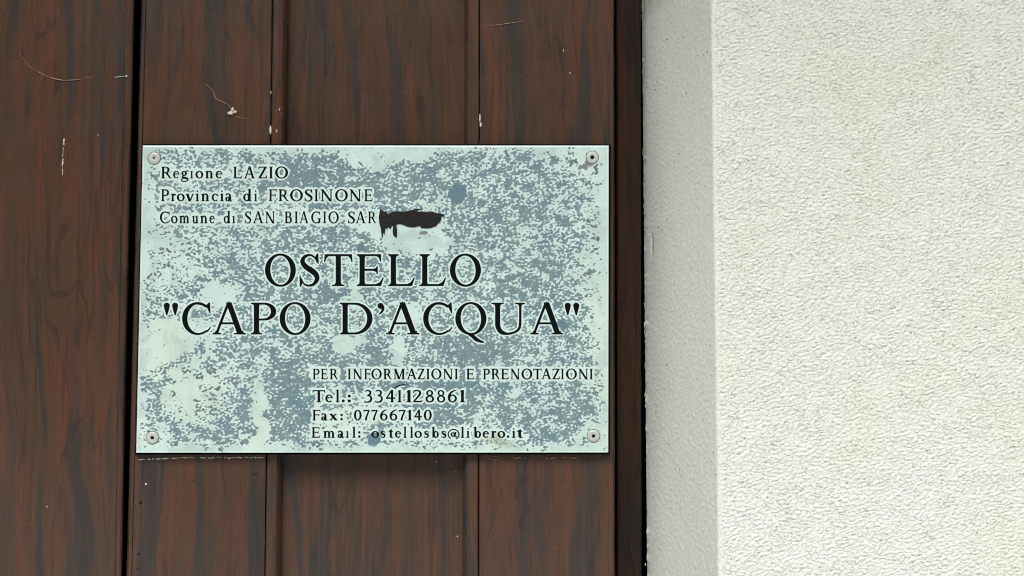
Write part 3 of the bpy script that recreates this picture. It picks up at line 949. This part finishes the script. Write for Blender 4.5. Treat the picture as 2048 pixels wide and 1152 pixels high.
# ---- patina maps on the plate grid --------------------------------------------------------------
NU, NV = 860, 568
U_, V_ = np.meshgrid(np.linspace(0, 1, NU), np.linspace(0, 1, NV))
PX = (cTL[0] * (1 - U_) + cTR[0] * U_) * (1 - V_) + (cBL[0] * (1 - U_) + cBR[0] * U_) * V_
PY = (cTL[1] * (1 - U_) + cTR[1] * U_) * (1 - V_) + (cBL[1] * (1 - U_) + cBR[1] * U_) * V_
ink = np.zeros((NV, NU), bool)
for tr in HALO:
    (ax, ay), (bx, by), (cx, cy) = tr[:3]
    x0, x1 = min(ax, bx, cx), max(ax, bx, cx); y0, y1 = min(ay, by, cy), max(ay, by, cy)
    i0 = max(0, int((y0 - 290.5) / 615 * (NV - 1)) - 1); i1 = min(NV, int((y1 - 290.5) / 615 * (NV - 1)) + 3)
    j0 = max(0, int((x0 - 286) / 932 * (NU - 1)) - 2); j1 = min(NU, int((x1 - 272) / 932 * (NU - 1)) + 3)
    X_, Y_ = PX[i0:i1, j0:j1], PY[i0:i1, j0:j1]
    d1 = (X_ - bx) * (ay - by) - (ax - bx) * (Y_ - by)
    d2 = (X_ - cx) * (by - cy) - (bx - cx) * (Y_ - cy)
    d3 = (X_ - ax) * (cy - ay) - (cx - ax) * (Y_ - ay)
    neg = (d1 < -.4) | (d2 < -.4) | (d3 < -.4); posi = (d1 > .4) | (d2 > .4) | (d3 > .4)
    ink[i0:i1, j0:j1] |= ~(neg & posi)
def blur(a, k):
    for _ in range(k):
        p = np.pad(a, 1, mode='edge')
        a = (p[:-2, 1:-1] + p[2:, 1:-1] + p[1:-1, :-2] + p[1:-1, 2:] + 2 * p[1:-1, 1:-1]) / 6.0
    return a
def dilate(a, k):
    for _ in range(k):
        p = np.pad(a, 1)
        a = a | p[:-2, 1:-1] | p[2:, 1:-1] | p[1:-1, :-2] | p[1:-1, 2:]
    return a
small = (PY < 470) | (PY > 715)
h1 = blur(dilate(ink, 2).astype(float), 2)
h2 = blur(dilate(ink, 3).astype(float), 3)
halo = np.where(small, np.clip(h2 * 1.05, 0, 1), np.clip(h1 * 1.1, 0, 1))

# low frequency noise field
def lowf(seed, cell):
    r_ = np.random.default_rng(seed)
    n_ = (int(620 / cell) + 4, int(950 / cell) + 4)
    g_ = r_.uniform(-1, 1, n_)
    a = np.clip((PX - 265) / cell, 0, n_[1] - 2); b = np.clip((PY - 285) / cell, 0, n_[0] - 2)
    j = np.floor(a).astype(int); i = np.floor(b).astype(int)
    fa = a - j; fb_ = b - i; fa = fa * fa * (3 - 2 * fa); fb_ = fb_ * fb_ * (3 - 2 * fb_)
    return (g_[i, j] * (1 - fa) + g_[i, j + 1] * fa) * (1 - fb_) + (g_[i + 1, j] * (1 - fa) + g_[i + 1, j + 1] * fa) * fb_
N1, N2, N3 = lowf(1, 60), lowf(2, 22), lowf(3, 9)
wx = PX + 14 * lowf(4, 26) + 5 * lowf(6, 8); wy = PY + 12 * lowf(5, 26) + 5 * lowf(7, 8)
def ell(cx, cy, rx, ry, soft=.35):
    r_ = np.sqrt(((wx - cx) / rx) ** 2 + ((wy - cy) / ry) ** 2)
    return np.clip((1 + soft / 2 - r_) / soft, 0, 1)
cov = .60 + .10 * N1 + .08 * N2
# denser, bluer zones
for a in [(640, 365, 110, 45, .5, .20), (800, 360, 90, 38, .5, .10), (590, 800, 52, 85, .6, .24), (905, 790, 85, 75, .6, .22), (930, 690, 90, 30, .6, .16),
          (700, 715, 110, 26, .6, .16), (480, 840, 90, 50, .7, .08), (1085, 850, 110, 45, .6, .12), (760, 770, 60, 20, .6, .2), (640, 590, 90, 16, .6, .12),
          (1010, 640, 140, 60, .8, .05), (1060, 560, 90, 60, .8, .08), (980, 330, 60, 30, .8, .07), (1080, 430, 60, 30, .8, .05), (690, 480, 60, 22, .6, .08), (420, 850, 40, 30, .5, .06)]:
    cov = cov + ell(*a[:5]) * a[5]
# sparser zones
for a in [(340, 520, 62, 50, .5, .36), (300, 455, 40, 40, .6, .25), (450, 510, 60, 40, .8, .06), (330, 700, 62, 55, .3, .60), (395, 680, 40, 40, .5, .35), (395, 800, 55, 50, .5, .30),
          (350, 790, 45, 45, .5, .12), (440, 590, 40, 26, .5, .45), (525, 850, 16, 60, .5, .42), (780, 305, 85, 20, .4, .7), (760, 325, 50, 12, .6, .4), (835, 475, 68, 38, .25, .8), (740, 455, 30, 14, .5, .5),
          (688, 687, 25, 20, .25, .8), (795, 702, 17, 24, .3, .8), (1200, 500, 30, 300, .9, .30), (1150, 330, 70, 30, .9, .12), (715, 580, 20, 30, .6, .3),
          (820, 627, 26, 18, .4, .7), (866, 648, 14, 16, .4, .6), (700, 830, 75, 22, .5, .35), (960, 835, 18, 45, .6, .35), (650, 855, 60, 14, .6, .3), (455, 745, 40, 40, .8, .18),
          (300, 385, 16, 80, .8, .3), (470, 320, 60, 14, .8, .10), (1185, 316, 40, 22, .5, .35), (310, 875, 38, 25, .6, .35), (1190, 872, 30, 28, .4, .6), (560, 690, 70, 20, .8, .05)]:
    cov = cov - ell(*a[:5]) * a[5]
for a in [(712, 620, 14, 130, .8, .20), (525, 800, 13, 120, .9, .22), (985, 830, 12, 60, .8, .2), (655, 370, 12, 60, .9, .12), (705, 340, 18, 40, .9, .15), (430, 640, 60, 10, .9, .12), (640, 655, 30, 12, .8, .15), (900, 610, 20, 14, .8, .12)]:
    cov = cov - ell(*a[:5]) * a[5]
edge_band = np.exp(-(((PX - 286) * .60 + (PY - 765)) / 14.0) ** 2) * ((PX < 410) & (PY > 650))
cov = cov + edge_band * .45
cov = .60 + (cov - .60) * 1.3
# right third: thin scribbles instead of patches
thin = np.clip((PX - 900) / 160, 0, 1) * .8
# margins stay clean
dm = np.minimum(np.minimum(PX - (286 - 13 * V_), 1217 - PX), np.minimum(PY - 291, 905 - PY)) + 5 * N3 + 6 * N2
cov -= np.clip((20 - dm) / 14, 0, 1) * .42
cov -= np.clip((PY - 882 + 8 * N2) / 8, 0, 1) * .25
cov = np.clip(cov, 0, 1)

def bandp(lx, ly, spread, seed):
    """band-passed noise over the plate, wavelengths in photo px"""
    g_ = np.random.default_rng(seed).standard_normal((NV, NU))
    fy = np.fft.fftfreq(NV, 1.0)[:, None] * ly; fx = np.fft.fftfreq(NU, 1.0)[None, :] * lx
    r_ = np.sqrt(fx * fx + fy * fy)
    o_ = np.fft.ifft2(np.fft.fft2(g_) * np.exp(-((r_ - 1) / spread) ** 2)).real
    return o_ / o_.std()
pa = bandp(16, 11, .55, 21); pb = bandp(8.5, 6.5, .6, 22); pc = bandp(40, 30, .7, 23); pd = bandp(9, 7, .8, 24); pe = bandp(22, 15, .8, 25)
coarse = .58 * pa + .72 * pb + .36 * pc
finep = .62 * pd + .40 * pb + .48 * pe + .34 * pc
mixf = np.clip(thin + .55 * np.clip(.5 + 1.2 * lowf(31, 75), 0, 1), 0, 1)
pat = coarse * (1 - mixf) + finep * mixf
pat = pat / pat.std()
cc = np.clip(cov, .015, .985)
probit = 4.91 * (cc ** .14 - (1 - cc) ** .14)
lev = pat + probit - 5.0 * halo - 6 * np.clip((6 - dm) / 4, 0, 1)
# solid stains
def disc(cx, cy, rx, ry, e=2.6):
    r_ = np.sqrt(((PX + 3.5 * lowf(9, 9) - cx) / rx) ** 2 + ((PY + 3.5 * lowf(10, 9) - cy) / ry) ** 2)
    return np.clip((1 - r_) * min(rx, ry) / e + .5, 0, 1)
spot = np.maximum.reduce([disc(915, 387, 18.5, 20), disc(746, 878, 13, 15), disc(760, 858, 6, 16) * .8, disc(1127, 649, 11, 10), disc(723, 495, 9, 11), disc(700, 690, 0.1, .1)])
drip = np.maximum.reduce([disc(1166, 334, 8, 6), disc(1174, 326, 7, 8), disc(1182, 323, 12, 7), disc(848, 464, 8, 5), disc(1201, 327, 2.6, 2.6)])
yel = np.maximum.reduce([ell(330, 700, 60, 60, .9), ell(395, 800, 60, 55, .9) * .7, ell(525, 860, 20, 50, .9), ell(1000, 888, 40, 12, .6) * 1.2, ell(1190, 700, 40, 200, .9) * .6, ell(700, 835, 70, 25, .9) * .8,
                          ell(470, 760, 50, 60, .9) * .5, ell(688, 687, 30, 22, .9) * .6])
green = ell(1000, 887, 26, 9, .7)

t = NT('weathered_aluminium')
A = lambda n_: t.n('Attribute', attribute_name=n_).outputs['Fac']
p = t.pos((1, 1, 1), False)
cv = A('cov')
micro = t.noise(p, 1500, 2)
lv = t.math('ADD', A('lev'), t.math('MULTIPLY', t.math('SUBTRACT', micro, .5), 1.1))
mask = t.math('ADD', t.math('MULTIPLY', t.ramp(lv, -.34, .34), .66), t.math('MULTIPLY', t.ramp(lv, -1.0, 1.6), .34))
# plain sheet
big = t.noise(p, 30, 3)
clean = t.mix(t.ramp(big, .3, .7), (.57, .77, .735, 1), (.67, .86, .83, 1))
clean = t.mix(t.math('MULTIPLY', A('yel'), .45), clean, (.70, .80, .66, 1))
film = t.ramp(t.noise(p, 85, 4, .6, .5), .46, .66)
clean = t.mix(t.math('MULTIPLY', film, .42), clean, (.40, .53, .53, 1))
run = t.ramp(t.noise(t.pos((1, 1, .10), False), 150, 3, .5, .2), .55, .70)
clean = t.mix(t.math('MULTIPLY', run, .20), clean, (.52, .60, .50, 1))
speck = t.ramp(t.noise(p, 1400, 2), .58, .70)
clean = t.mix(t.math('MULTIPLY', speck, .18), clean, (.38, .48, .45, 1))
rim = t.math('MAXIMUM', t.math('MULTIPLY', A('rim'), .8), t.math('MULTIPLY', t.ramp(lv, -1.1, -.3), t.math('MULTIPLY', t.ramp(cv, .08, .5), .8)))
clean = t.mix(rim, clean, (.74, .91, .88, 1))
ton = t.noise(p, 60, 2)
stain = t.mix(t.ramp(ton, .35, .65), (.118, .212, .270, 1), (.150, .240, .265, 1))
stain = t.mix(t.math('MULTIPLY', t.ramp(t.noise(p, 200, 3, .6), .5, .7), .35), stain, (.26, .37, .40, 1))
stain = t.mix(t.ramp(cv, .15, .60), (.085, .125, .120, 1), stain)
col = t.mix(t.math('MULTIPLY', mask, .95), clean, stain)
col = t.mix(A('green'), col, (.35, .42, .28, 1))
col = t.mix(t.math('MULTIPLY', A('spot'), t.ramp(micro, .25, .5, .75, 1.0)), col, (.125, .220, .285, 1))
col = t.mix(A('drip'), col, (.21, .23, .23, 1))
t.bump(t.math('MULTIPLY', mask, -1.0), .00006, .5)
brush = t.noise(t.pos((.02, 1, 1), False), 2500, 2)
t.l(t.ramp(brush, .3, .7, .42, .55), t.b.inputs['Roughness'])
M_plate = t.set(Base_Color=col, Metallic=.12)

PP = np.zeros((NV, NU, 3))
# vectorised at()
Rm = np.array(CROT)
dx = PX - 1024.0; dy = 576.0 - PY
dw = np.stack([Rm[k][0] * dx + Rm[k][1] * dy - Rm[k][2] * F for k in range(3)], -1)
tt = YP / dw[..., 1]
PP[..., 0] = dw[..., 0] * tt; PP[..., 1] = YP; PP[..., 2] = CAMZ + dw[..., 2] * tt
rimm = np.clip(h2 - ink, 0, 1)
grid_mesh('plate_face', PP, M_plate, plaque, {'cov': cov, 'lev': lev, 'spot': spot, 'drip': drip, 'yel': np.clip(yel, 0, 1), 'green': green * .6, 'rim': rimm}, flip=True)

# bright chamfered edge round the plate and its black backing, oversized to paint the contact shadow
t = NT('cut_aluminium_edge')
M_edge = t.set(Base_Color=(.90, .97, .95, 1), Roughness=.35, Metallic=.1)
def quad_ring(name, grow0, y0, grow1, y1, mat, cap=False):
    """ring between two offset outlines of the plate"""
    def loop(gx, Y):
        gl, gr, gt, gb = gx
        return [at(cTL[0] - gl, cTL[1] - gt, Y), at(cTR[0] + gr, cTR[1] - gt, Y), at(cBR[0] + gr, cBR[1] + gb, Y), at(cBL[0] - gl, cBL[1] + gb, Y)]
    return loop(grow0, y0), loop(grow1, y1)
def frame_mesh(name, loops, mat, capend=False):
    v = [p_ for lp in loops for p_ in lp]
    f = []
    for k in range(len(loops) - 1):
        for i in range(4):
            j = (i + 1) % 4
            f.append((k * 4 + i, k * 4 + j, (k + 1) * 4 + j, (k + 1) * 4 + i))
    if capend:
        b = (len(loops) - 1) * 4
        f.append((b, b + 1, b + 2, b + 3))
    return mesh(name, v, f, mat, plaque)
def lp(g_, Y):
    gl, gr, gt, gb = g_
    return [at(cTL[0] - gl, cTL[1] - gt, Y), at(cTR[0] + gr, cTR[1] - gt, Y), at(cBR[0] + gr, cBR[1] + gb, Y), at(cBL[0] - gl, cBL[1] + gb, Y)]
frame_mesh('plate_edge', [lp((-3.0, -3.0, -2.8, -2.8), YP - .00008), lp((-.4, -.4, -.4, -.4), YP + .00015), lp((0, 0, 0, 0), YP + .0004), lp((0, 0, 0, 0), YP + .0016)], M_edge, True)
frame_mesh('backing', [lp((-5, -5, -5, -5), YP + .0018), lp((2, 4, 2.5, 4), YP + .0018), lp((2, 4, 2.5, 4), YP + .0060)], M_contact, True)

# rivets
M_rivet = plain('rivet_metal', (.60, .65, .62, 1), .5, .2)
def lathe(prof, c, n=28):
    """prof: (radius, forward offset toward camera)"""
    v, f = [], []
    for r_, o_ in prof:
        for i in range(n):
            a = 2 * math.pi * i / n
            v.append((c.x + r_ * math.cos(a), c.y - o_, c.z + r_ * math.sin(a)))
    for k in range(len(prof) - 1):
        for i in range(n):
            j = (i + 1) % n
            f.append((k * n + i, k * n + j, (k + 1) * n + j, (k + 1) * n + i))
    return v, f
mm = .001
for (x, y, r_, kind) in [(308.5, 316.5, 3.9, 0), (1184.5, 315, 3.9, 1), (305, 875.5, 3.9, 2), (1187, 872, 3.9, 2)]:
    c = at(x, y, YP)
    hr = {0: .95, 1: 1.35, 2: 1.1}[kind]
    v, f = lathe([(r_ * mm, -.0002), (r_ * mm, .0003), (r_ * .95 * mm, .0005), (r_ * .80 * mm, .00075), (r_ * .55 * mm, .0008), (hr * 1.15 * mm, .0008), (hr * mm, .0007), (hr * .95 * mm, -.0002)], c)
    rv = mesh('rivet', v, f, M_rivet, plaque, True)
    m_core = M_black if kind else plain('rusty_core', (.16, .12, .08, 1), .7)
    n = 4 if kind == 1 else 16
    ring_ = [(c.x + hr * .97 * mm * math.cos(2 * math.pi * i / n), c.y - .00045, c.z + hr * (1.25 if kind == 1 else .97) * mm * math.sin(2 * math.pi * i / n)) for i in range(n)]
    ring_.append((c.x, c.y - .0003, c.z))
    k_ = mesh('core', ring_, [(i, (i + 1) % n, n) for i in range(n)], m_core, None)
    k_.parent = rv
    # dark line round the head, painted contact shadow
    v, f = lathe([(r_ * 1.0 * mm, .00012), (r_ * 1.10 * mm, .00006)], c)
    gk = mesh('shadow_ring', v, f, plain('ring_shadow', (.10, .11, .09, 1), .8) if kind != 1 else plain('ring_shadow_light', (.16, .17, .16, 1), .8), plaque)

# black smear covering the end of the third line, and the pen stroke above the 4
def flat_patch(name, pts, mat, lab, lift=.0003):
    V_2, F_2 = union([(pts, [])])
    n = len(V_2)
    V3 = [at(x, y, YP - lift) for x, y in V_2] + [at(x, y, YP + .0001) for x, y in V_2]
    Fc = [tuple(q_) for q_ in F_2]
    e = {}
    for q_ in F_2:
        for i in range(3): e[(q_[i], q_[(i + 1) % 3])] = 1
    for (i, j) in e:
        if (j, i) not in e: Fc.append((j, i, n + i, n + j))
    o = mesh(name, V3, Fc, mat, plaque)
    o['label'] = lab
    return o
Q = lambda X, Y: (740 + X / 4.096, 280 + Y / 4.096)
smear = [Q(*a) for a in [(82, 572), (92, 565), (100, 582), (108, 571), (114, 588), (130, 580), (140, 600), (152, 610), (165, 598), (185, 588), (215, 582), (250, 588), (290, 585), (330, 575),
                         (360, 568), (400, 563), (418, 568), (395, 578), (380, 586), (430, 586), (480, 592), (510, 585), (540, 598), (612, 608), (600, 622), (585, 632), (585, 655), (560, 680),
                         (545, 705), (505, 720), (460, 725), (420, 722), (408, 706), (380, 712), (350, 718), (310, 712), (280, 700), (255, 690), (230, 690), (215, 700), (222, 730), (222, 770), (218, 803),
                         (205, 795), (190, 780), (185, 750), (190, 715), (182, 700), (168, 732), (150, 716), (135, 730), (122, 725), (125, 745), (118, 780), (108, 760), (100, 812), (94, 780), (90, 730),
                         (78, 690), (72, 640), (76, 600)]]
flat_patch('smear', smear, M_tar, 'black smear with a ragged edge over the end of the third line')
Q2 = lambda X, Y: (610 + X / 7.2, 725 + Y / 7.2)
pen = [Q2(*a) for a in [(1285, 362), (1310, 345), (1345, 328), (1400, 314), (1480, 311), (1420, 322), (1360, 338), (1320, 356), (1290, 372)]]
flat_patch('ink_stroke', pen, M_black, 'thin black curved stroke above the telephone number')
